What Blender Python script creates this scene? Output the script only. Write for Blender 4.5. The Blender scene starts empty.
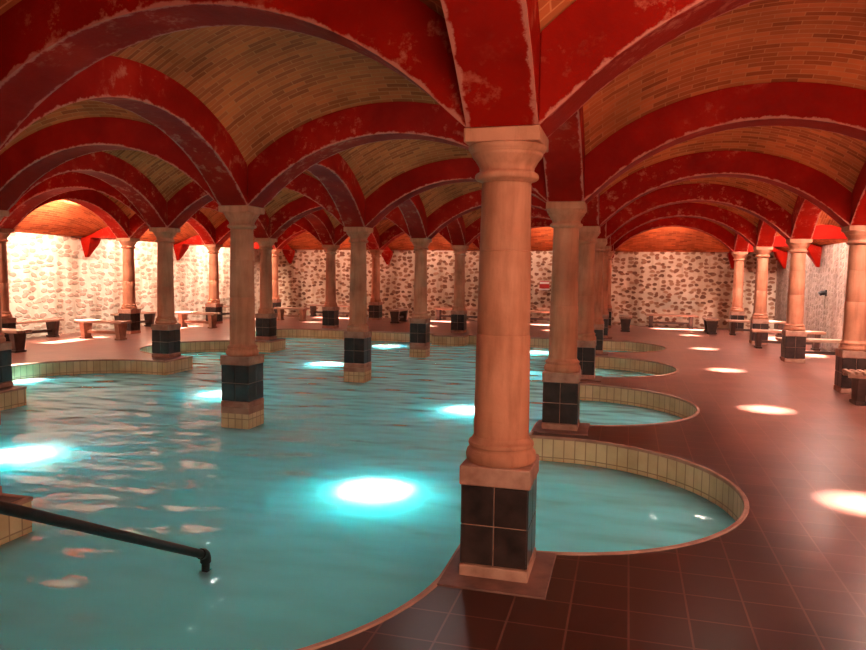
import bpy, bmesh, math, random
from mathutils import Vector, Matrix
from mathutils.geometry import tessellate_polygon
random.seed(7)
scene = bpy.context.scene
COL = scene.collection
S = 3.73                      # spacing of the columns
LINES = [S, 0.0, -S, -2*S, -3*S]          # x of the five column rows, right to left
ROWS = [r*S for r in range(-1, 6)]        # y of the cross rows, front to back
ROW0 = -1
XR, XL = S+1.24, -3*S-1.24
YB, YF = 5*S+1.25, -S-1.25
SPRING = 2.33
WATER = -0.24

# ------------------------------------------------------------------ materials
def newmat(name):
    m = bpy.data.materials.new(name); m.use_nodes = True
    nt = m.node_tree; nt.nodes.clear()
    out = nt.nodes.new('ShaderNodeOutputMaterial')
    b = nt.nodes.new('ShaderNodeBsdfPrincipled')
    nt.links.new(b.outputs[0], out.inputs[0])
    return m, nt, b, out
def N(nt, t, **kw):
    n = nt.nodes.new(t)
    for k, v in kw.items():
        if hasattr(n, k): setattr(n, k, v)
        else: n.inputs[k.replace('_', ' ')].default_value = v
    return n
def ramp(nt, fac, stops):
    r = nt.nodes.new('ShaderNodeValToRGB')
    el = r.color_ramp.elements
    while len(el) < len(stops): el.new(0.5)
    for e, (p, c) in zip(el, stops):
        e.position = p; e.color = (*c, 1) if len(c) == 3 else c
    nt.links.new(fac, r.inputs[0]); return r
def mixc(nt, fac, a, b, mode='MIX'):
    m = nt.nodes.new('ShaderNodeMix'); m.data_type = 'RGBA'; m.blend_type = mode
    for sock, v in ((m.inputs[0], fac), (m.inputs[6], a), (m.inputs[7], b)):
        if hasattr(v, 'is_output'): nt.links.new(v, sock)
        elif isinstance(v, (int, float)): sock.default_value = v
        else: sock.default_value = (*v, 1)
    return m.outputs[2]
def bump(nt, b, h, strength, dist=0.02):
    n = nt.nodes.new('ShaderNodeBump'); n.inputs['Strength'].default_value = strength
    n.inputs['Distance'].default_value = dist
    nt.links.new(h, n.inputs['Height']); nt.links.new(n.outputs[0], b.inputs['Normal'])
def pos(nt):
    return nt.nodes.new('ShaderNodeNewGeometry').outputs['Position']
def noise(nt, vec, scale, detail=4, rough=0.55):
    n = nt.nodes.new('ShaderNodeTexNoise'); n.inputs['Scale'].default_value = scale
    n.inputs['Detail'].default_value = detail; n.inputs['Roughness'].default_value = rough
    nt.links.new(vec, n.inputs['Vector']); return n.outputs['Fac']

def mat_paint(edges=True):
    m, nt, b, _ = newmat('red_paint'); p = pos(nt)
    base = ramp(nt, noise(nt, p, 1.6, 5), [(0.3, (.18, .004, .0015)), (0.55, (.27, .006, .002)), (0.75, (.37, .013, .005))])
    wear = ramp(nt, noise(nt, p, 7, 8, .7), [(0.54, (0, 0, 0)), (0.66, (.8, .8, .8))])
    zone = ramp(nt, noise(nt, p, 0.8, 3), [(0.47, (0, 0, 0)), (0.6, (1, 1, 1))])
    f = mixc(nt, 1.0, wear.outputs[0], zone.outputs[0], 'MULTIPLY')
    c = mixc(nt, f, base.outputs[0], (.50, .13, .075))
    # paint rubbed off along the lower edges (second uv coordinate = distance from the edge)
    uv = nt.nodes.new('ShaderNodeUVMap'); uv.uv_map = 'UVMap'
    sp = nt.nodes.new('ShaderNodeSeparateXYZ'); nt.links.new(uv.outputs[0], sp.inputs[0])
    ma = nt.nodes.new('ShaderNodeMath'); ma.operation = 'MULTIPLY_ADD'
    nt.links.new(noise(nt, p, 9, 6, .7), ma.inputs[0]); ma.inputs[1].default_value = -.11
    nt.links.new(sp.outputs[1], ma.inputs[2])
    er = ramp(nt, ma.outputs[0], [(0.0, (.75, .75, .75)), (0.012, (0, 0, 0))]) if edges else None
    mm = nt.nodes.new('ShaderNodeMath'); mm.operation = 'ADD'; nt.links.new(ma.outputs[0], mm.inputs[0]); mm.inputs[1].default_value = .045
    if edges:
        nt.links.new(mm.outputs[0], er.inputs[0])
        c = mixc(nt, er.outputs[0], c, (.52, .17, .12))
    nt.links.new(c, b.inputs['Base Color'])
    b.inputs['Roughness'].default_value = .6; b.inputs['Specular IOR Level'].default_value = .04
    bump(nt, b, noise(nt, p, 30, 5), .25, .01)
    return m
def mat_stone():
    m, nt, b, _ = newmat('column_stone'); p = pos(nt)
    base = ramp(nt, noise(nt, p, 2.2, 6), [(0.3, (.32, .115, .062)), (0.5, (.45, .165, .088)), (0.72, (.54, .22, .125))])
    st = nt.nodes.new('ShaderNodeMapping'); st.inputs['Scale'].default_value = (9, 9, 1.2)
    nt.links.new(p, st.inputs[0])
    streak = ramp(nt, noise(nt, st.outputs[0], 1.5, 6, .65), [(0.35, (.55, .5, .45)), (0.55, (1, 1, 1))])
    c = mixc(nt, .5, base.outputs[0], streak.outputs[0], 'MULTIPLY')
    nt.links.new(c, b.inputs['Base Color'])
    b.inputs['Roughness'].default_value = .75; b.inputs['Specular IOR Level'].default_value = .2
    bump(nt, b, noise(nt, p, 40, 6), .3, .01)
    return m
def brick_nodes(nt, vec, w, h, c1, c2, mortar, msize, offset=.5):
    t = nt.nodes.new('ShaderNodeTexBrick'); t.offset = offset
    t.inputs['Color1'].default_value = (*c1, 1); t.inputs['Color2'].default_value = (*c2, 1)
    t.inputs['Mortar'].default_value = (*mortar, 1)
    t.inputs['Scale'].default_value = 1; t.inputs['Mortar Size'].default_value = msize
    t.inputs['Mortar Smooth'].default_value = .3; t.inputs['Bias'].default_value = 0
    t.inputs['Brick Width'].default_value = w; t.inputs['Row Height'].default_value = h
    nt.links.new(vec, t.inputs['Vector']); return t
def mat_vault():
    m, nt, b, _ = newmat('vault_brick')
    uv = nt.nodes.new('ShaderNodeUVMap'); uv.uv_map = 'UVMap'
    t = brick_nodes(nt, uv.outputs[0], .23, .054, (.60, .135, .038), (.30, .056, .017), (.54, .17, .065), .005)
    p = pos(nt)
    n = ramp(nt, noise(nt, p, 1.1, 5), [(0.3, (.62, .58, .55)), (0.65, (1.1, 1.05, 1.0))])
    c = mixc(nt, 1.0, t.outputs[0], n.outputs[0], 'MULTIPLY')
    nt.links.new(c, b.inputs['Base Color']); b.inputs['Roughness'].default_value = .85; b.inputs['Specular IOR Level'].default_value = .15
    bump(nt, b, t.outputs['Fac'], -.4, .01)
    return m
def mat_rubble(name, sx, sz, mort, stones):
    m, nt, b, _ = newmat(name); p = pos(nt)
    mp = nt.nodes.new('ShaderNodeMapping'); mp.inputs['Scale'].default_value = (sx, sz, 1)
    nz = nt.nodes.new('ShaderNodeTexNoise'); nz.inputs['Scale'].default_value = 5
    nt.links.new(p, nz.inputs['Vector'])
    v = nt.nodes.new('ShaderNodeVectorMath'); v.operation = 'MULTIPLY_ADD'
    nt.links.new(nz.outputs['Color'], v.inputs[0]); v.inputs[1].default_value = (.13, .13, .13)
    nt.links.new(p, v.inputs[2])
    sx_ = nt.nodes.new('ShaderNodeSeparateXYZ'); nt.links.new(v.outputs[0], sx_.inputs[0])
    ax = nt.nodes.new('ShaderNodeMath'); ax.operation = 'ADD'; nt.links.new(sx_.outputs[0], ax.inputs[0]); nt.links.new(sx_.outputs[1], ax.inputs[1])
    cb = nt.nodes.new('ShaderNodeCombineXYZ'); nt.links.new(ax.outputs[0], cb.inputs[0]); nt.links.new(sx_.outputs[2], cb.inputs[1])
    nt.links.new(cb.outputs[0], mp.inputs[0])
    vo = nt.nodes.new('ShaderNodeTexVoronoi'); vo.feature = 'F1'; vo.voronoi_dimensions = '2D'; vo.inputs['Scale'].default_value = 1
    vo.inputs['Randomness'].default_value = .72
    nt.links.new(mp.outputs[0], vo.inputs['Vector'])
    mask = ramp(nt, vo.outputs['Distance'], [(0.31, (1, 1, 1)), (0.41, (0, 0, 0))])
    sepc = nt.nodes.new('ShaderNodeSeparateColor'); nt.links.new(vo.outputs['Color'], sepc.inputs[0])
    sc = ramp(nt, sepc.outputs[0], stones)
    mort_c = ramp(nt, noise(nt, p, 2.5, 6), [(0.3, tuple(.72*x for x in mort)), (0.65, mort)])
    st = nt.nodes.new('ShaderNodeMapping'); st.inputs['Scale'].default_value = (2.2, 2.2, .35); nt.links.new(p, st.inputs[0])
    stain = ramp(nt, noise(nt, st.outputs[0], 1, 5), [(0.38, (.52, .42, .34)), (0.56, (1, 1, 1))])
    c = mixc(nt, mask.outputs[0], mort_c.outputs[0], sc.outputs[0])
    c = mixc(nt, .75, c, stain.outputs[0], 'MULTIPLY')
    nt.links.new(c, b.inputs['Base Color']); b.inputs['Roughness'].default_value = .9
    bump(nt, b, mask.outputs[0], .5, .03)
    return m
def mat_deck():
    m, nt, b, _ = newmat('deck_tiles'); p = pos(nt)
    mp = nt.nodes.new('ShaderNodeMapping'); mp.inputs['Location'].default_value = (.13, .045, 0)
    nt.links.new(p, mp.inputs[0])
    t = brick_nodes(nt, mp.outputs[0], .272, .272, (.19, .068, .048), (.145, .050, .036), (.21, .085, .062), .006, 0)
    n = ramp(nt, noise(nt, p, 1.3, 6, .6), [(0.25, (.7, .68, .66)), (0.75, (1.25, 1.2, 1.15))])
    c = mixc(nt, 1.0, t.outputs[0], n.outputs[0], 'MULTIPLY')
    nt.links.new(c, b.inputs['Base Color'])
    # the tiles round the near pool rim are darker, the walkways lighter
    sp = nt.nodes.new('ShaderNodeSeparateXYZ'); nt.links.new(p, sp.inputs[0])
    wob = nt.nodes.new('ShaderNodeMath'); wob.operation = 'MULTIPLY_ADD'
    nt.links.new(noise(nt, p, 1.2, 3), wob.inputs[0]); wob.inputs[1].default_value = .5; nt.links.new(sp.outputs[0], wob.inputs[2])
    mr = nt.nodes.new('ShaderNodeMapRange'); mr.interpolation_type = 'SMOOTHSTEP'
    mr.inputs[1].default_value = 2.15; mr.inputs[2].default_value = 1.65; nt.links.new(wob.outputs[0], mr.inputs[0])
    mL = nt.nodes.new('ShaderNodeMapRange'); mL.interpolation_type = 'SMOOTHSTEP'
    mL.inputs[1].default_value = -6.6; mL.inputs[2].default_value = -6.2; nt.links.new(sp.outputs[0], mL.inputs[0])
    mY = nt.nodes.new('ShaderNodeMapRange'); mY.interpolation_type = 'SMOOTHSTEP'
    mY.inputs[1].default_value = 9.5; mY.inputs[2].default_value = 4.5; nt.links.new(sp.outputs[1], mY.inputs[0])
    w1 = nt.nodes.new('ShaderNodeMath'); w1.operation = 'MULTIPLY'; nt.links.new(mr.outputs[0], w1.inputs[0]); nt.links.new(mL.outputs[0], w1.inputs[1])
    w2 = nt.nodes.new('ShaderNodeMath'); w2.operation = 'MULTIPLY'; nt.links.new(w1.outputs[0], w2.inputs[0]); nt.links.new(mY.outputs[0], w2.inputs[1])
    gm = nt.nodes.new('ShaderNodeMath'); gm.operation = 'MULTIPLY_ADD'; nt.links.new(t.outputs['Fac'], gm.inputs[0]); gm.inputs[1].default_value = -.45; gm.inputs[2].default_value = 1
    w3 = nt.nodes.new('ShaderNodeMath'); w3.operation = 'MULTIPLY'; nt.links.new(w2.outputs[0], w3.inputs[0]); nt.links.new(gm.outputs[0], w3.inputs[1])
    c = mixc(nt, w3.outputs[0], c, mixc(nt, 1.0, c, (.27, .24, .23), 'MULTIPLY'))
    nt.links.new(c, b.inputs['Base Color'])
    b.inputs['Roughness'].default_value = .3
    b.inputs['Specular IOR Level'].default_value = .25
    return m
def mat_pooltile(name, tw, th, c1, c2, mortar, useuv=True):
    m, nt, b, _ = newmat(name)
    if useuv:
        uv = nt.nodes.new('ShaderNodeUVMap'); uv.uv_map = 'UVMap'; v = uv.outputs[0]
    else: v = pos(nt)
    t = brick_nodes(nt, v, tw, th, c1, c2, mortar, .006, 0)
    n = ramp(nt, noise(nt, pos(nt), 3, 5), [(0.3, (.7, .66, .6)), (0.65, (1, 1, 1))])
    c = mixc(nt, 1.0, t.outputs[0], n.outputs[0], 'MULTIPLY')
    nt.links.new(c, b.inputs['Base Color']); b.inputs['Roughness'].default_value = .35
    return m
def mat_plain(name, c1, c2, rough, scale=6, bmp=.2, metal=0, spec=.5):
    m, nt, b, _ = newmat(name); p = pos(nt)
    r = ramp(nt, noise(nt, p, scale, 6), [(0.32, c1), (0.68, c2)])
    nt.links.new(r.outputs[0], b.inputs['Base Color'])
    b.inputs['Roughness'].default_value = rough; b.inputs['Metallic'].default_value = metal
    b.inputs['Specular IOR Level'].default_value = spec
    if bmp: bump(nt, b, noise(nt, p, scale*6, 4), bmp, .006)
    return m
def mat_wood():
    m, nt, b, _ = newmat('bench_wood')
    tc = nt.nodes.new('ShaderNodeTexCoord')
    mp = nt.nodes.new('ShaderNodeMapping'); mp.inputs['Scale'].default_value = (1.2, 14, 14)
    nt.links.new(tc.outputs['Object'], mp.inputs[0])
    r = ramp(nt, noise(nt, mp.outputs[0], 2, 6), [(0.3, (.20, .085, .05)), (0.7, (.42, .23, .15))])
    nt.links.new(r.outputs[0], b.inputs['Base Color']); b.inputs['Roughness'].default_value = .5
    return m
def mat_water():
    m = bpy.data.materials.new('pool_water'); m.use_nodes = True
    nt = m.node_tree; nt.nodes.clear()
    out = nt.nodes.new('ShaderNodeOutputMaterial'); p = pos(nt)
    mp = nt.nodes.new('ShaderNodeMapping'); mp.inputs['Scale'].default_value = (1.0, 1.8, 1); nt.links.new(p, mp.inputs[0])
    n1 = noise(nt, mp.outputs[0], 1.5, 1.2, .4)
    n2 = noise(nt, mp.outputs[0], 4.5, 1, .4)
    ad = nt.nodes.new('ShaderNodeMath'); ad.operation = 'MULTIPLY_ADD'
    nt.links.new(n2, ad.inputs[0]); ad.inputs[1].default_value = .05; nt.links.new(n1, ad.inputs[2])
    bp = nt.nodes.new('ShaderNodeBump'); bp.inputs['Strength'].default_value = .5; bp.inputs['Distance'].default_value = .16
    nt.links.new(ad.outputs[0], bp.inputs['Height'])
    fr = nt.nodes.new('ShaderNodeFresnel'); fr.inputs['IOR'].default_value = 1.33; nt.links.new(bp.outputs[0], fr.inputs['Normal'])
    gl = nt.nodes.new('ShaderNodeBsdfGlossy'); gl.inputs['Roughness'].default_value = .03; nt.links.new(bp.outputs[0], gl.inputs['Normal'])
    df = nt.nodes.new('ShaderNodeSubsurfaceScattering'); df.falloff = 'RANDOM_WALK'
    df.inputs['Color'].default_value = (.15, .68, .74, 1); df.inputs['Scale'].default_value = 1.8
    df.inputs['Radius'].default_value = (.6, 1, 1); df.inputs['IOR'].default_value = 1.33
    m2 = nt.nodes.new('ShaderNodeMixShader'); nt.links.new(fr.outputs[0], m2.inputs[0])
    nt.links.new(df.outputs[0], m2.inputs[1]); nt.links.new(gl.outputs[0], m2.inputs[2])
    nt.links.new(m2.outputs[0], out.inputs[0])
    return m

M = dict(
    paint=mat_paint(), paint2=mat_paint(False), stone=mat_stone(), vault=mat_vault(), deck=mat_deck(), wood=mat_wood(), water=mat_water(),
    rubble=mat_rubble('rubble_wall', 4.8, 7.4, (.72, .52, .38), [(0.0, (.16, .06, .03)), (0.5, (.28, .12, .065)), (1.0, (.42, .22, .13))]),
    bigrubble=mat_rubble('big_rubble_wall', 3.9, 7.4, (.80, .64, .50), [(0.0, (.42, .27, .20)), (0.5, (.52, .35, .26)), (1.0, (.62, .45, .34))]),
    dullrubble=mat_rubble('dull_rubble_wall', 4.6, 7.2, (.28, .18, .135), [(0.0, (.15, .09, .06)), (0.5, (.20, .125, .09)), (1.0, (.24, .155, .11))]),
    slab=mat_plain('footing_terracotta', (.10, .035, .024), (.20, .08, .055), .6, 7),
    cream=mat_pooltile('cream_pool_tiles', .105, .20, (.66, .47, .26), (.54, .38, .20), (.30, .18, .09)),
    creampos=mat_pooltile('cream_plinth_tiles', .09, .2, (.66, .47, .26), (.54, .38, .20), (.30, .18, .09)),
    basin=mat_pooltile('basin_floor_tiles', .2, .2, (.50, .66, .60), (.44, .60, .56), (.3, .4, .38), False),
    coping=mat_plain('terracotta_coping', (.24, .10, .06), (.40, .20, .13), .5, 5),
    tile=mat_plain('dark_glazed_tile', (.014, .009, .008), (.042, .022, .018), .28, 9, .1, 0, .25),
    grout=mat_plain('pedestal_stone', (.22, .085, .05), (.40, .19, .125), .75, 8),
    darkwood=mat_plain('dark_bench_leg', (.03, .014, .010), (.07, .032, .022), .5, 8),
    brickleg=mat_plain('brick_bench_leg', (.22, .09, .05), (.36, .17, .10), .8, 8),
    black=mat_plain('black_steel', (.006, .006, .006), (.014, .012, .012), .4, 20, .1, 0, .25),
    redmetal=mat_plain('red_enamel', (.38, .02, .02), (.45, .03, .025), .4, 8, .1),
    white=mat_plain('white_enamel', (.7, .66, .6), (.8, .76, .7), .5, 8, .1),
)

# ------------------------------------------------------------------ mesh helpers
class MB:
    def __init__(s): s.v = []; s.f = []; s.uv = {}
    def quad(s, pts, uvs=None):
        i = len(s.v); s.v += [tuple(p) for p in pts]; s.f.append(tuple(range(i, i+len(pts))))
        if uvs: s.uv[len(s.f)-1] = uvs
    def box(s, x0, x1, y0, y1, z0, z1, tx=0, ty=0):
        # tx, ty: inset of the bottom face (taper)
        b = [(x0+tx, y0+ty, z0), (x1-tx, y0+ty, z0), (x1-tx, y1-ty, z0), (x0+tx, y1-ty, z0),
             (x0, y0, z1), (x1, y0, z1), (x1, y1, z1), (x0, y1, z1)]
        i = len(s.v); s.v += b
        for f in ((3, 2, 1, 0), (4, 5, 6, 7), (0, 1, 5, 4), (1, 2, 6, 5), (2, 3, 7, 6), (3, 0, 4, 7)):
            s.f.append(tuple(i+k for k in f))
    def lathe(s, prof, n=32):
        i = len(s.v)
        for (r, z) in prof:
            for k in range(n):
                a = 2*math.pi*k/n; s.v.append((r*math.cos(a), r*math.sin(a), z))
        for j in range(len(prof)-1):
            for k in range(n):
                s.f.append((i+j*n+k, i+j*n+(k+1) % n, i+(j+1)*n+(k+1) % n, i+(j+1)*n+k))
        s.f.append(tuple(i+k for k in reversed(range(n))))
        s.f.append(tuple(i+(len(prof)-1)*n+k for k in range(n)))
    def tube(s, pts, r, n=14):
        pts = [Vector(p) for p in pts]; i = len(s.v); ref = None
        for j, p in enumerate(pts):
            t = (pts[min(j+1, len(pts)-1)]-pts[max(j-1, 0)]).normalized()
            if ref is None: ref = t.orthogonal().normalized()
            ref = (ref-t*ref.dot(t)).normalized(); bi = t.cross(ref)
            for k in range(n):
                a = 2*math.pi*k/n; s.v.append(tuple(p+ref*r*math.cos(a)+bi*r*math.sin(a)))
        for j in range(len(pts)-1):
            for k in range(n):
                s.f.append((i+j*n+k, i+j*n+(k+1) % n, i+(j+1)*n+(k+1) % n, i+(j+1)*n+k))
        s.f.append(tuple(i+k for k in reversed(range(n)))); s.f.append(tuple(i+(len(pts)-1)*n+k for k in range(n)))
    def build(s, name, mat, parent=None, smooth=False, bevel=0, loc=None, weld_=False):
        me = bpy.data.meshes.new(name); me.from_pydata(s.v, [], s.f); me.update()
        if s.uv:
            l = me.uv_layers.new(name='UVMap')
            for fi, uvs in s.uv.items():
                for li, uv in zip(me.polygons[fi].loop_indices, uvs): l.data[li].uv = uv
        me.materials.append(mat)
        o = bpy.data.objects.new(name, me); COL.objects.link(o)
        if weld_:
            bm = bmesh.new(); bm.from_mesh(me); bmesh.ops.remove_doubles(bm, verts=bm.verts, dist=.0008); bm.to_mesh(me); bm.free()
        if smooth:
            for p in me.polygons: p.use_smooth = True
            try: me.set_sharp_from_angle(angle=math.radians(38))
            except Exception: pass
        if bevel:
            bm = o.modifiers.new('bevel', 'BEVEL'); bm.width = bevel; bm.segments = 2; bm.limit_method = 'ANGLE'
        if loc: o.location = loc
        if parent: o.parent = parent
        return o
def tag(o, label=None, cat=None, group=None, kind=None):
    if label: o['label'] = label
    if cat: o['category'] = cat
    if group: o['group'] = group
    if kind: o['kind'] = kind
    return o
def empty(name, loc, rz=0):
    o = bpy.data.objects.new(name, None); COL.objects.link(o); o.location = loc; o.rotation_euler = (0, 0, rz)
    o.empty_display_size = .2; return o
def copy_tree(o, parent=None):
    c = o.copy(); COL.objects.link(c); c.parent = parent
    for ch in list(o.children): copy_tree(ch, c)
    return c
ORD = ['zeroth', 'first', 'second', 'third', 'fourth', 'fifth', 'sixth', 'seventh']

# ------------------------------------------------------------------ pool outline
BAYS = [1.76, 5.38, 9.15, 12.85]; BR = 1.49
def arc(cx, cy, R, a0, a1, n=36):
    return [(cx+R*math.cos(a0+(a1-a0)*k/n), cy+R*math.sin(a0+(a1-a0)*k/n)) for k in range(n+1)]
out = []
ex = -.27
out.append((ex, -.10)); out.append((ex, BAYS[0]-BR+.01))
for i, cy in enumerate(BAYS):
    a = math.pi/2-.12
    a1 = a if i < 3 else math.asin((14.2-cy)/BR)
    pts = arc(0, cy, BR, -a, a1)
    if i: out.append((ex, pts[0][1]))
    out += pts
    if i < 3: out.append((ex, pts[-1][1]))
out += [(-3.30, 14.2), (-3.30, 13.75), (-4.16, 13.75), (-4.16, 14.2)]
lx = -2*S; lex = lx+.40
for i in (3, 2, 1, 0):
    cy = BAYS[i]
    a = math.pi/2-.12
    a1 = a if i < 3 else math.asin((14.2-cy)/BR)
    pts = arc(lx, cy, BR, math.pi-a1, math.pi+a)
    if i < 3: out.append((lex, pts[0][1]))
    out += pts
    out.append((lex, pts[-1][1]))
out += arc(-1.5*S, -.05, 1.46, math.pi, 2*math.pi)
out += [(-S-.41, .2), (-S+.41, .2)]
R1 = 1.60
a0 = math.pi+math.acos((1.5-.045)/R1)
a0 = math.pi + math.acos(1.455/R1)
out += arc(-.5*S, -.05, R1, a0, 2*math.pi-.03)
# drop near-duplicate neighbours
o2 = []
for p in out:
    if not o2 or math.dist(p, o2[-1]) > .012: o2.append(p)
if math.dist(o2[0], o2[-1]) < .012: o2.pop()
OUT = o2
# cumulative lengths
LEN = [0]
for i in range(len(OUT)): LEN.append(LEN[-1]+math.dist(OUT[i], OUT[(i+1) % len(OUT)]))

# deck
mb = MB()
rect = [(XL-.3, YF-.3), (XR+.3, YF-.3), (XR+.3, YB+.3), (XL-.3, YB+.3)]
poly = [[Vector((x, y, 0)) for x, y in rect], [Vector((x, y, 0)) for x, y in reversed(OUT)]]
flat = poly[0]+poly[1]
for t in tessellate_polygon(poly):
    a, b_, c = (flat[k] for k in t)
    if (b_-a).cross(c-a).z < 0: b_, c = c, b_
    mb.quad([a, b_, c])
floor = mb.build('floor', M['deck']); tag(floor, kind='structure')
# pool side walls (tiled) and basin floor
mb = MB(); n = len(OUT)
for i in range(n):
    p, q = OUT[i], OUT[(i+1) % n]; u0, u1 = LEN[i], LEN[i+1]
    mb.quad([(p[0], p[1], -1.25), (p[0], p[1], 0), (q[0], q[1], 0), (q[0], q[1], -1.25)],
            [(u0, -1.23), (u0, .0), (u1, .0), (u1, -1.23)])
tag(mb.build('trim_1', M['cream']), kind='structure')
mb = MB(); mb.box(XL+.2, XR-.2, YF+2.5, YB-2.5, -1.35, -1.25)
tag(mb.build('trim_2', M['basin']), kind='structure')
# curved entry steps inside the near round bay
mb = MB()
for (r_in, z) in ((1.22, -.33), (.86, -.55), (.5, -.8)):
    pi_ = arc(-.5*S, -.05, r_in, math.pi, 2*math.pi, 30); po = arc(-.5*S, -.05, R1+.02, math.pi, 2*math.pi, 30)
    for k in range(30):
        mb.quad([(*pi_[k], z), (*po[k], z), (*po[k+1], z), (*pi_[k+1], z)])
        mb.quad([(*pi_[k], z), (*pi_[k+1], z), (*pi_[k+1], -1.25), (*pi_[k], -1.25)])
tag(mb.build('trim_3', M['coping']), kind='structure')
# coping strip round the rim
def offset(i, d):
    p0, p, p1 = (Vector(OUT[(i+k) % n]) for k in (-1, 0, 1))
    a = (p-p0).normalized(); c = (p1-p).normalized()
    n1 = Vector((a.y, -a.x)); n2 = Vector((c.y, -c.x)); nn = n1+n2
    if nn.length < 1e-4: nn = n1
    nn.normalize(); k = max(.6, nn.dot(n1)); q = p+nn*d/k
    return (q.x, q.y)
prof = [(-.006, -.022), (-.008, .002), (-.002, .008), (.022, .008), (.030, .001)]
mb = MB()
rings = [[(*offset(i, d), z) for i in range(n)] for d, z in prof]
for j in range(len(prof)-1):
    for i in range(n):
        k = (i+1) % n
        mb.quad([rings[j][i], rings[j+1][i], rings[j+1][k], rings[j][k]])
cop = mb.build('trim_4', M['coping'], smooth=True, weld_=True); tag(cop, kind='structure')
# water: a closed body of milky water
WBOT = -1.2
mb = MB()
pw = [Vector((x, y, 0)) for x, y in (offset(i, -.004) for i in range(n))]
holes = []
for (hx, hy, hr) in [(-S, k*S, .183) for k in (1, 2, 3)]+[(-1.81, -.01, .029)]:
    holes.append([Vector((hx-hr, hy-hr, 0)), Vector((hx-hr, hy+hr, 0)), Vector((hx+hr, hy+hr, 0)), Vector((hx+hr, hy-hr, 0))])
allp = pw+[q for h in holes for q in h]
for t in tessellate_polygon([pw]+holes):
    a, b_, c = (allp[k] for k in t)
    if (b_-a).cross(c-a).z < 0: b_, c = c, b_
    mb.quad([(q.x, q.y, WATER) for q in (a, b_, c)])
    mb.quad([(q.x, q.y, WBOT) for q in (c, b_, a)])
for loop in [pw]+holes:
    for i in range(len(loop)):
        p, q = loop[i], loop[(i+1) % len(loop)]
        mb.quad([(p.x, p.y, WBOT), (q.x, q.y, WBOT), (q.x, q.y, WATER), (p.x, p.y, WATER)])
w = mb.build('pool_water', M['water'], weld_=True)
tag(w, 'milky turquoise thermal water filling the scalloped pool', 'water', kind='stuff')

# ------------------------------------------------------------------ vaults and ribs
H = S/2
CZ = .827; RI = 2.243; RX = 2.543; VD = -.08
RS = math.sqrt(RX**2+H**2)
def vz(u, v): return CZ+VD+math.sqrt(RS**2-u*u-v*v)
def ez(t): return CZ+VD+math.sqrt(RX**2-t*t)
OC = .14
mb = MB()
ring = []
m_ = 20
for k in range(m_): ring.append((-H+S*k/m_, -H))
for k in range(m_): ring.append((H, -H+S*k/m_))
for k in range(m_): ring.append((H-S*k/m_, H))
for k in range(m_): ring.append((-H, H-S*k/m_))
def uvv(cx, cy, u, v): return (cx+u, cy+RS*math.asin(v/RS))
J = 12
for li in range(4):
    for ri in range(6):
        cx = (LINES[li]+LINES[li+1])/2; cy = ROWS[ri]+H
        layers = []
        for j in range(J+1):
            s = j/J; L = []
            for (u, v) in ring:
                a = math.atan2(v, u); c_ = (OC*math.cos(a), OC*math.sin(a)) if ri or li == 0 else (.001*math.cos(a), .001*math.sin(a))
                L.append((u+(c_[0]-u)*s, v+(c_[1]-v)*s))
            layers.append(L)
        for j in range(J):
            for k in range(len(ring)):
                k2 = (k+1) % len(ring)
                q = [layers[j][k], layers[j+1][k], layers[j+1][k2], layers[j][k2]]
                mb.quad([(cx+u, cy+v, vz(u, v)) for u, v in q], [uvv(cx, cy, u, v) for u, v in q])
# perimeter strips: ruled vaults falling from the outer ribs to the wall tops
WT = 2.36
def strip(fx, t0, skip):
    # fx(s,t)->(x,y); s 0 at the column row, 1 at the wall
    ns, ntt = 12, 24
    for i in range(ns):
        for j in range(ntt):
            sa, sb = i/ns, (i+1)/ns
            ta, tb = -H+S*j/ntt, -H+S*(j+1)/ntt
            if skip and 1 <= i < 4 and 7 <= j < 17: continue
            pts = []; uvs = []
            for s, t in ((sa, ta), (sb, ta), (sb, tb), (sa, tb)):
                z = ez(t)*(1-s)+WT*s+.30*math.sin(math.pi*s)*(1-s)
                x, y = fx(s, t); pts.append((x, y, z)); uvs.append((t+t0, s*1.6))
            mb.quad(pts, uvs)
for ri in range(6):
    cy = ROWS[ri]+H
    strip(lambda s, t: (LINES[0]+s*(XR-LINES[0]), cy+t), cy, True)
    strip(lambda s, t: (LINES[4]+s*(XL-LINES[4]), cy-t), cy, True)
for li in range(4):
    cx = (LINES[li]+LINES[li+1])/2
    strip(lambda s, t: (cx-t, ROWS[-1]+s*(YB-ROWS[-1])), cx, True)
    strip(lambda s, t: (cx+t, ROWS[0]+s*(YF-ROWS[0])), cx, True)
ce = ez(H)
for (x0, x1) in ((LINES[0], XR), (LINES[4], XL)):
    for (y0, y1) in ((ROWS[0], YF), (ROWS[-1], YB)):
        q = [(x0, y0, ce), (x1, y0, WT), (x1, y1, WT), (x0, y1, WT)]
        if ((x1-x0)*(y1-y0)) > 0: q.reverse()
        mb.quad(q, [(p[0], p[1]) for p in q])
ceil = mb.build('ceiling', M['vault'], smooth=True, weld_=True)
me = ceil.data
bm = bmesh.new(); bm.from_mesh(me)
for f in bm.faces:
    f.normal_update()
    if f.normal.z > 0: f.normal_flip()
bm.to_mesh(me); bm.free()
sm = ceil.modifiers.new('thickness', 'SOLIDIFY'); sm.thickness = .09; sm.offset = -1
tag(ceil, kind='structure')

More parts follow.
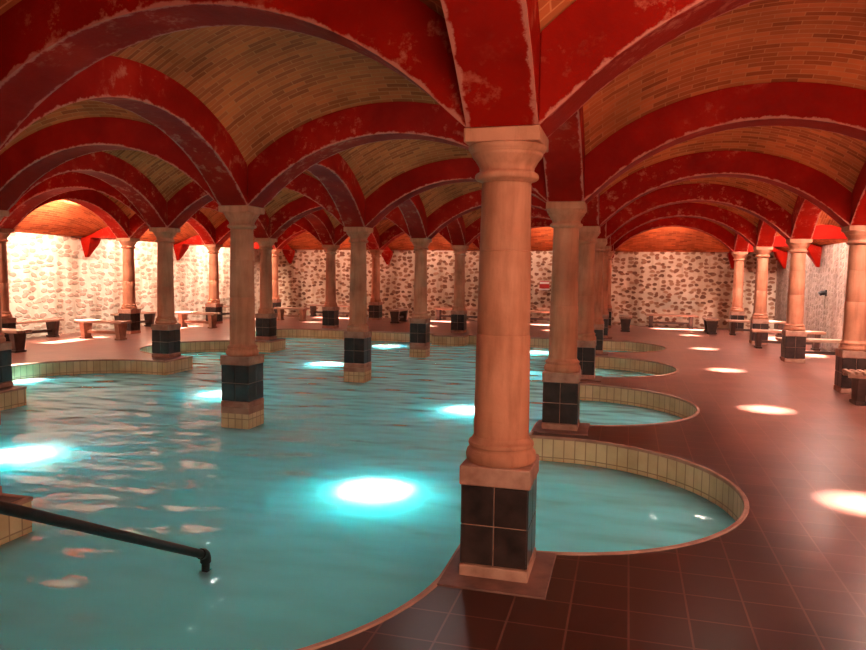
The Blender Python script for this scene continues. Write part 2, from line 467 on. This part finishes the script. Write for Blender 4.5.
RW = .185
def rib_mesh(outer=0):
    """arch along local x, between two column axes, mitred at both ends"""
    mb = MB(); E_ = H-RW; secs = []
    ts = [-H+.006, -H+.06, -H+.12]+[-E_+2*E_*k/28 for k in range(29)]+[H-.12, H-.06, H-.006]
    for t in ts:
        zi = SPRING+.003
        if abs(t) < E_-1e-6: zi = max(zi, CZ+math.sqrt(max(0, RI**2-t*t)))
        w = min(RW, H-abs(t))-.0045
        cl = .016+.03*max(0, (abs(t)-1.35)/.5)
        zm = ez(t)-cl; zin = vz(t, H-w)-cl; s_ = w/1.24
        zst = ez(t)*(1-s_)+WT*s_+.30*math.sin(math.pi*s_)*(1-s_)-cl
        za, zb = (zst if outer < 0 else zin), (zst if outer > 0 else zin)
        za, zb, zm = (max(q, zi+.05) for q in (za, zb, zm))
        secs.append(([(t, -w, zi), (t, 0, zi), (t, w, zi), (t, w, zb), (t, 0, zm), (t, -w, za)], [0, w, 0, zb-zi, .6, za-zi]))
    for (a, da), (b_, db) in zip(secs, secs[1:]):
        for k in range(6):
            k2 = (k+1) % 6
            mb.quad([a[k], a[k2], b_[k2], b_[k]], [(a[k][0], da[k]), (a[k][0], da[k2]), (b_[k][0], db[k2]), (b_[k][0], db[k])])
    mb.quad(list(reversed(secs[0][0])), [(0, 1)]*6); mb.quad(secs[-1][0], [(0, 1)]*6)
    return mb
ribs = {}
def weld(o, d=.0005):
    bm = bmesh.new(); bm.from_mesh(o.data); bmesh.ops.remove_doubles(bm, verts=bm.verts, dist=d)
    bmesh.ops.recalc_face_normals(bm, faces=bm.faces); bm.to_mesh(o.data); bm.free()
def place_rib(x, y, rz, label, group, outer=0):
    if outer not in ribs:
        o = ribs[outer] = rib_mesh(outer).build('painted_arch', M['paint']); weld(o)
        bv = o.modifiers.new('bevel', 'BEVEL'); bv.width = .012; bv.segments = 2; bv.limit_method = 'ANGLE'; bv.angle_limit = math.radians(50)
    else:
        o = ribs[outer].copy(); COL.objects.link(o)
    o.location = (x, y, 0); o.rotation_euler = (0, 0, rz)
    tag(o, label, 'arch', group)
AISLE = ['the right walkway', 'the right half of the pool', 'the left half of the pool', 'the left walkway']
LN = ['right walkway columns', 'right pool-edge columns', 'mid-pool columns', 'left pool-edge columns', 'left walkway columns']
for li in range(4):
    for ri, y in enumerate(ROWS):
        rank = ri+ROW0
        lab = (f'red arch across {AISLE[li]}, {ORD[rank+1]} cross arch from the foreground column' if rank >= 0
               else f'red arch across {AISLE[li]}, directly over the viewpoint')
        place_rib((LINES[li]+LINES[li+1])/2, y, 0, lab, 'red cross arches', -1 if ri == 0 else 1 if ri == 6 else 0)
for li in range(5):
    for ri in range(6):
        rank = ri+ROW0
        if rank < 0: lab = f'red lengthwise arch over the {LN[li]}, on the near side of the foreground column'
        else: lab = f'red lengthwise arch over the {LN[li]}, {ORD[rank+1]} beyond the foreground column'
        place_rib(LINES[li], ROWS[ri]+H, math.pi/2, lab, 'red lengthwise arches', -1 if li == 0 else 1 if li == 4 else 0)

# short ribs and corbels on the walls
def short_rib(x, y, rz, L, where):
    t = empty('wall_rib', (x, y, 0), rz)
    mb = MB(); secs = []
    for k in range(9):
        s = k/8; zi = 2.333
        a_ = (.19+(L-.19)*s)/L; zo = ez(H)*(1-a_)+WT*a_+.30*math.sin(math.pi*a_)*(1-a_)-.012
        a = max(.19, s*L) if k == 0 else .19+(L-.19)*s
        secs.append([(a, -RW*.8, zi), (a, RW*.8, zi), (a, RW*.8, zo), (a, -RW*.8, zo)])
    for a, b_ in zip(secs, secs[1:]):
        for k in range(4): k2 = (k+1) % 4; mb.quad([a[k], a[k2], b_[k2], b_[k]])
    mb.quad(list(reversed(secs[0]))); mb.quad(secs[-1])
    o = mb.build('rib', M['paint2'], t); weld(o)
    mb = MB()
    # bracket: wide on top, tapering down the wall
    a = [(L-.30, -.19, 2.331), (L, -.19, 2.331), (L, .19, 2.331), (L-.30, .19, 2.331)]
    mid = [(L-.26, -.17, 2.20), (L, -.17, 2.20), (L, .17, 2.20), (L-.26, .17, 2.20)]
    b_ = [(L-.05, -.05, 1.86), (L, -.05, 1.86), (L, .05, 1.86), (L-.05, .05, 1.86)]
    for p, q in ((a, mid), (mid, b_)):
        for k in range(4): k2 = (k+1) % 4; mb.quad([p[k], q[k], q[k2], p[k2]])
    mb.quad(a); mb.quad(list(reversed(b_)))
    o = mb.build('corbel', M['paint2'], t, bevel=.01); weld(o)
    tag(t, where, 'rib', 'short red ribs to the walls')
for ri, y in enumerate(ROWS):
    rk = ri+ROW0
    nm = f'in line with the {ORD[rk+1]} cross arch' if rk >= 0 else 'beside the viewpoint'
    short_rib(LINES[0], y, 0, XR-LINES[0]-.004, f'short red rib with bracket on right wall, {nm}')
    short_rib(LINES[4], y, math.pi, LINES[4]-XL-.004, f'short red rib with bracket on left wall, {nm}')
for li, x in enumerate(LINES):
    short_rib(x, ROWS[-1], math.pi/2, YB-ROWS[-1]-.004, f'red rib and bracket on the back wall behind the {LN[li]}')
    short_rib(x, ROWS[0], -math.pi/2, ROWS[0]-YF-.004, f'red rib and bracket on the front wall before the {LN[li]}')

# ------------------------------------------------------------------ walls
def wall(name, x0, x1, y0, y1, mat):
    mb = MB(); mb.box(x0, x1, y0, y1, -.0, 3.2); tag(mb.build(name, mat), kind='structure')
wall('wall_right', XR, XR+.3, YF-.3, YB+.3, M['dullrubble'])
wall('wall_left', XL-.3, XL, YF-.3, YB+.3, M['bigrubble'])
wall('wall_back', XL, XR, YB, YB+.3, M['rubble'])
mb = MB()
mb.box(XL, .9, YF-.3, YF, 0, 3.2); mb.box(4.3, XR, YF-.3, YF, 0, 3.2); mb.box(.9, 4.3, YF-.3, YF, 2.35, 3.2)  # gap added behind the camera as the place for the fill light
tag(mb.build('wall_front', M['rubble']), kind='structure')

# ------------------------------------------------------------------ columns
def make_column():
    t = empty('stone_column', (0, 0, 0))
    mb = MB(); h = .168
    mb.box(-h, h, -h, h, .07, .50); mb.box(-.182, .182, -.182, .182, 0, .07); mb.box(-.186, .186, -.186, .186, .497, .60)
    ped = mb.build('pedestal', M['grout'], t, bevel=.008)
    mb = MB(); g = .006
    for s in (-1, 1):
        for a0, a1 in ((-.172, -g/2), (g/2, .172)):
            for z0, z1 in ((.078, .282), (.289, .494)):
                d0, d1 = sorted((s*.150, s*.1775))
                mb.box(a0, a1, d0, d1, z0, z1)
                mb.box(d0, d1, a0, a1, z0, z1) if False else None
        for a0, a1 in ((-.172, -g/2), (g/2, .172)):
            for z0, z1 in ((.078, .282), (.289, .494)):
                d0, d1 = sorted((s*.150, s*.1775)); mb.box(d0, d1, a0, a1, z0, z1)
    o = mb.build('tile_cladding', M['tile'], ped, bevel=.003); o['label'] = 'dark brown glazed square tiles'
    mb = MB()
    mb.lathe([(.178, .60), (.186, .612), (.189, .632), (.184, .655), (.174, .668), (.170, .674), (.170, .684), (.176, .69),
              (.174, .705), (.160, .715), (.149, .735)])
    mb.build('base', M['stone'], t, smooth=True)
    mb = MB(); pr = []
    joints = [.735, 1.28, 1.72, 2.07]
    for j in range(3):
        z0, z1 = joints[j], joints[j+1]
        for k in range(7):
            z = z0+(z1-z0)*k/6; f = (z-.735)/1.335
            r = .148-.020*f+.002*math.sin(math.pi*f)
            if k in (0, 6) and 0 < j+(k == 6) < 3: r -= .0035
            zz = z+(.004 if k == 0 else -.004 if k == 6 else 0) if 0 < k < 6 else z
            if k == 1: zz = z0+.006
            if k == 5: zz = z1-.006
            pr.append((r, zz))
    mb.lathe(pr); mb.build('shaft', M['stone'], t, smooth=True)
    mb = MB()
    mb.lathe([(.128, 2.07), (.136, 2.078), (.163, 2.088), (.168, 2.102), (.163, 2.118), (.145, 2.126), (.142, 2.135), (.144, 2.15),
              (.153, 2.165), (.165, 2.185), (.178, 2.20), (.184, 2.208), (.184, 2.222), (.194, 2.228), (.203, 2.245), (.203, 2.262)])
    mb.box(-.192, .192, -.192, .192, 2.258, 2.33)
    mb.build('capital', M['stone'], t, smooth=True, bevel=.006)
    return t
proto_col = make_column()
mbp = MB(); mbp.box(-.178, .178, -.178, .178, -1.25, -.07)
# give the plinth box-mapped uv so that the tiles run round it
pl_me = None
def plinth(parent):
    global pl_me
    if pl_me is None:
        mb = MB(); h = .178; c = [(-h, -h), (h, -h), (h, h), (-h, h)]
        for k in range(4):
            p, q = c[k], c[(k+1) % 4]; u = k*.356
            mb.quad([(*p, -1.25), (*q, -1.25), (*q, -.07), (*p, -.07)], [(u, -1.25+.13), (u+.356, -1.25+.13), (u+.356, .06), (u, .06)])
        o = mb.build('plinth', M['creampos'], parent); pl_me = o.data
        o['label'] = 'cream tiled plinth standing in the water'
        mb = MB(); mb.box(-.1795, .1795, -.1795, .1795, -.07, -.001)
        o2_ = mb.build('course', M['coping'], o); plinth.course = o2_.data
    else:
        o = bpy.data.objects.new('plinth', pl_me); COL.objects.link(o); o.parent = parent
        o['label'] = 'cream tiled plinth standing in the water'
        o2_ = bpy.data.objects.new('course', plinth.course); COL.objects.link(o2_); o2_.parent = o
def footing(parent):
    if not hasattr(footing, 'me'):
        mb = MB(); mb.box(-.262, .29, -.32, .26, .0, .012); o = mb.build('footing_slab', M['slab'], parent, bevel=.004); footing.me = o.data
    else:
        o = bpy.data.objects.new('footing_slab', footing.me); COL.objects.link(o); o.parent = parent
CL = {
 (1, 0): 'large foreground stone column with dark tiled pedestal at the pool edge',
 (1, 1): 'stone column just behind the foreground column, on a slab between two round bays',
 (1, 2): 'stone column third in the line receding from the foreground column, beside the third round bay',
 (1, 3): "slim distant column, fourth along the pool's right edge",
 (1, 4): "far column, fifth along the pool's right edge, half hidden by the fourth",
 (2, 1): 'tall shadowed stone column standing in the water, nearest mid-pool column in view',
 (2, 2): 'stone column standing in the water, second mid-pool column in view',
 (2, 3): 'third mid-pool column standing in the water, left of the foreground column',
 (2, 4): 'fourth mid-pool column, on the tiled ledge at the far end of the pool',
 (3, 1): 'dark tiled pedestal column cut off by the left picture edge, beside the pool',
 (3, 2): 'dark stone column on a square tiled slab at the left rim of the pool',
 (3, 3): 'shadowed column on the left pool rim, just right of the tall mid-pool column',
 (3, 4): 'column with dark pedestal at the far left corner of the pool',
 (4, 2): 'thin bright column cut off by the left picture edge, beside the backlit bench',
 (4, 3): 'pink lit column with dark pedestal behind a white bench on the far left walkway',
 (4, 4): 'small pink lit column behind the second pale bench on the left',
 (0, 2): 'pink lit column cut off by the right edge of the picture, behind a slatted bench',
 (0, 3): 'pink lit column on the right walkway, second from the right picture edge',
 (0, 4): 'pink lit column on the right walkway, third from the right edge, behind a bench',
 (0, 5): 'farthest pink lit column of the right walkway, beside the back wall corner',
}
first = True
for li, x in enumerate(LINES):
    for ri, y in enumerate(ROWS):
        rk = ri+ROW0
        c = proto_col if first else copy_tree(proto_col); first = False
        c.location = (x, y, 0)
        lab = CL.get((li, rk)) or (f'stone column, {ORD[rk+1]} from the front among the {LN[li]}' if rk >= 0 else f'stone column level with the viewpoint among the {LN[li]}')
        tag(c, lab, 'column', 'stone columns carrying the vaults', 'thing')
for o in [o for o in COL.objects if o.name.split('.')[0] == 'stone_column']:
    if abs(o.location.x+S) < .01 and S*.9 < o.location.y < S*3.5: plinth(o)
    if abs(o.location.x) < .01 and -1 < o.location.y < S*4.5: footing(o)

# ------------------------------------------------------------------ benches
def make_bench(L, W, slatted, leg):
    t = empty('bench', (0, 0, 0))
    if slatted:
        mb = MB(); k = 0; x = -L/2
        while x < L/2-.03: mb.box(x, x+.055, -W/2, W/2, .385, .425); x += .085
        mb.box(-L/2, L/2, -W/2+.03, -W/2+.08, .345, .384); mb.box(-L/2, L/2, W/2-.08, W/2-.03, .345, .384)
        mb.build('seat', M['wood'], t, bevel=.004)
    else:
        mb = MB(); mb.box(-L/2, L/2, -W/2, -.004, .365, .42); mb.box(-L/2, L/2, .004, W/2, .365, .42)
        mb.build('seat', M['wood'], t, bevel=.008)
    for s in (-1, 1):
        mb = MB(); cx = s*(L/2-.16)
        mb.box(cx-.06, cx+.06, -W/2+.03, W/2-.03, .04, .344 if slatted else .364, .008, .05)
        mb.box(cx-.07, cx+.07, -W/2+.05, W/2-.05, 0, .04)
        mb.build('leg', M[leg], t, bevel=.008)
    mb = MB(); mb.box(-L/2+.21, L/2-.21, -.03, .03, .12, .18)
    mb.build('stretcher', M[leg], t, bevel=.004)
    return t
protos = {}
def bench(x, y, rz, L, label, slatted=False, leg='darkwood', W=.36):
    key = (L, slatted, leg, W)
    if key not in protos: b_ = protos[key] = make_bench(L, W, slatted, leg)
    else: b_ = copy_tree(protos[key])
    b_.location = (x, y, 0); b_.rotation_euler = (0, 0, rz)
    tag(b_, label, 'bench', 'benches round the walkway')
PI = math.pi
bench(4.12, 6.42, 0, 1.5, 'slatted wooden bench at the right picture edge before the nearest pink column', True)
bench(4.20, 11.55, 0, 1.4, 'bench beside the right wall, running behind the second pink column from the right edge')
bench(4.12, 13.75, 0, 1.5, 'bench in front of the third pink column on the right walkway')
bench(4.05, 17.35, 0, 1.5, 'small distant bench in front of the farthest pink column on the right walkway')
bench(2.95, 18.0, PI/2, 1.2, 'bench seen end-on near the right end of the back wall')
bench(1.95, 19.45, 0, 1.5, 'long bench against the stone back wall, seen under the right walkway arches')
bench(.60, 17.7, PI/2, 1.2, 'dark tapered bench seen end-on, right of the line of pool-edge columns')
bench(-2.0, 19.45, 0, 1.5, 'bench against the back wall, between the foreground column and the next')
bench(-4.65, 19.45, 0, 2.0, 'reddish bench against the back wall, between the two distant mid-pool columns')
bench(-2.75, 17.9, PI/2, 1.2, 'bench seen end-on just right of the far mid-pool column on the ledge')
bench(-6.42, 18.0, PI/2, 1.2, 'dark bench seen end-on before the back wall, left of the third mid-pool column')
bench(-9.25, 19.45, 0, 2.0, 'bench against the back wall behind the far left corner column of the pool')
bench(-9.75, 17.1, 0, 1.1, 'short bench with two brick block legs near the left back corner', False, 'brickleg')
bench(-12.12, 16.9, PI/2, 1.8, 'dark bench along the left wall, seen just left of the tall mid-pool column')
bench(-10.78, 13.45, 0, 1.25, 'pale bench in the second left walkway bay, right of the dark rim column', False, 'brickleg')
bench(-12.12, 12.6, PI/2, 1.5, 'dark bench along the left wall, just left of the dark slab column')
bench(-10.75, 9.75, 0, 1.25, 'pale bench in the first left walkway bay, in front of a pink column', False, 'brickleg')
bench(-12.12, 8.9, PI/2, 2.0, 'long bench against the left stone wall at the left of the picture')
bench(-10.95, 7.03, 0, 1.5, 'backlit dark bench at the left picture edge with a block leg')

# ------------------------------------------------------------------ handrail
t = empty('handrail', (-1.81, -1.95, 0))
def rel(p): return (p[0]+1.81, p[1]+1.95, p[2])
mb = MB(); P0 = (-1.81, -.05, -.125); P1 = (-1.81, -1.80, .795)
mb.tube([rel(P1), rel(P0)], .026); mb.build('rail', M['black'], t, smooth=True)
mb = MB()
el = [(-1.81, -.06, -.12), (-1.81, -.035, -.128), (-1.81, -.018, -.142), (-1.81, -.01, -.165), (-1.81, -.01, -.19)]
mb.tube([rel(p) for p in el], .033); mb.build('elbow', M['black'], t, smooth=True)
mb = MB(); mb.tube([rel((-1.81, -.01, -.19)), rel((-1.81, -.01, -1.25))], .025); mb.build('post', M['black'], t, smooth=True)
mb = MB(); mb.tube([rel((-1.81, -1.78, .785)), rel((-1.81, -1.88, .82)), rel((-1.81, -1.94, .79)), rel((-1.81, -1.95, .70)), rel((-1.81, -1.95, 0))], .025)
mb.build('post', M['black'], t, smooth=True)
tag(t, 'black steel handrail sloping down into the turquoise water at lower left', 'handrail')

# ------------------------------------------------------------------ small wall things
t = empty('wall_sign', (-2.02, YB-.002, 1.08))
mb = MB(); mb.box(-.16, .16, -.05, 0, .06, .30); mb.build('panel', M['redmetal'], t, bevel=.01)
mb = MB(); mb.box(-.17, .17, -.06, -.0, .0, .05); mb.build('lower_strip', M['white'], t, bevel=.005)
mb = MB(); mb.box(-.15, .15, -.056, -.05, .20, .27); mb.build('upper_strip', M['white'], t)
tag(t, 'small red and white sign on the back wall, right of the foreground column', 'sign')
t = empty('wall_lamp', (XR-.002, 14.2, 1.27))
mb = MB(); mb.box(-.03, 0, -.08, .08, -.07, .07); mb.build('back_plate', M['black'], t, bevel=.005)
mb = MB(); mb.tube([(-.03, 0, 0), (-.09, 0, 0), (-.14, 0, -.03)], .055); mb.build('lamp_shade', M['black'], t, smooth=True)
tag(t, 'small dark fitting on the right stone wall between two pink columns', 'lamp')

# ------------------------------------------------------------------ light
wd = bpy.data.worlds.new('World'); scene.world = wd; wd.use_nodes = True
bg = wd.node_tree.nodes['Background']; bg.inputs[0].default_value = (.95, .93, 1, 1); bg.inputs[1].default_value = 1.0
def light(name, kind, loc, energy, color, **kw):
    l = bpy.data.lights.new(name, kind); l.energy = energy; l.color = color
    for k, v in kw.items(): setattr(l, k, v)
    o = bpy.data.objects.new(name, l); COL.objects.link(o); o.location = loc; return o
sun = light('sun', 'SUN', (0, 0, 12), 400, (1, .93, .86), angle=math.radians(7.0))
sun.rotation_euler = (0, -math.atan(.115), 0)
SKY = (1, .80, .64)
E_POOL, E_WALK, E_RIGHT, E_LEFT, E_BACK, E_FRONT_FILL = 19, 5, 400, 400, 55, 215
light('skylight', 'AREA', (S/2, -S/2, vz(0, 0)-.02), 45, SKY, shape='DISK', size=.26)
for li in range(4):
    for ri in range(1, 6):
        cx = (LINES[li]+LINES[li+1])/2; cy = ROWS[ri]+H
        light('skylight', 'AREA', (cx, cy, vz(0, 0)-.02), E_POOL if li in (1, 2) and ri < 5 else 14 if li == 0 else E_WALK, (1, .93, .88) if li in (1, 2) and ri < 5 else SKY, shape='DISK', size=.26)
for ri in range(6):
    cy = ROWS[ri]+H
    k_ = (.12, .25, .8, 1, 1, 1)[ri]
    light('skylight', 'AREA', (LINES[0]+.26, cy, 3.17), E_RIGHT*k_, (1, .80, .70), shape='RECTANGLE', size=.3, size_y=1.5)
    light('skylight', 'AREA', (LINES[4]-.26, cy, 3.17), E_LEFT*k_, SKY, shape='RECTANGLE', size=.3, size_y=1.5)
for li in range(4):
    cx = (LINES[li]+LINES[li+1])/2
    light('skylight', 'AREA', (cx, ROWS[-1]+.26, 3.17), E_BACK, SKY, shape='RECTANGLE', size=1.5, size_y=.3)
front_fill = light('front_fill_light', 'AREA', (2.6, YF+.05, 1.25), E_FRONT_FILL, (1, .74, .52), shape='RECTANGLE', size=3.2, size_y=2.0)  # added fill light behind the camera, brightens the foreground column and arches
front_fill.rotation_euler = (math.radians(90), 0, 0)

# ------------------------------------------------------------------ camera
f, yaw, pit, rol = 712.6382, .2658, -.0733, .0145
f = 712.6382
fw = Vector((-math.sin(yaw)*math.cos(pit), math.cos(yaw)*math.cos(pit), math.sin(pit)))
r = Vector((math.cos(yaw), math.sin(yaw), 0)); u = r.cross(fw)
r2 = r*math.cos(rol)+u*math.sin(rol); u2 = u*math.cos(rol)-r*math.sin(rol)
cd = bpy.data.cameras.new('camera'); cam = bpy.data.objects.new('camera', cd); COL.objects.link(cam)
cd.sensor_fit = 'HORIZONTAL'; cd.sensor_width = 36; cd.lens = 36*f/866; cd.clip_start = .05
mw = Matrix(((r2.x, u2.x, -fw.x, .6314), (r2.y, u2.y, -fw.y, -3.751), (r2.z, u2.z, -fw.z, 1.6), (0, 0, 0, 1)))
cam.matrix_world = mw
scene.camera = cam
vs = scene.view_settings
vs.view_transform = 'Standard'; vs.look = 'None'; vs.gamma = 1; vs.use_curve_mapping = False; vs.exposure = 0
scene.cycles.use_denoising = True
scene.cycles.max_bounces = 8; scene.cycles.diffuse_bounces = 5; scene.cycles.glossy_bounces = 4; scene.cycles.transparent_max_bounces = 8
scene.cycles.sample_clamp_indirect = 6
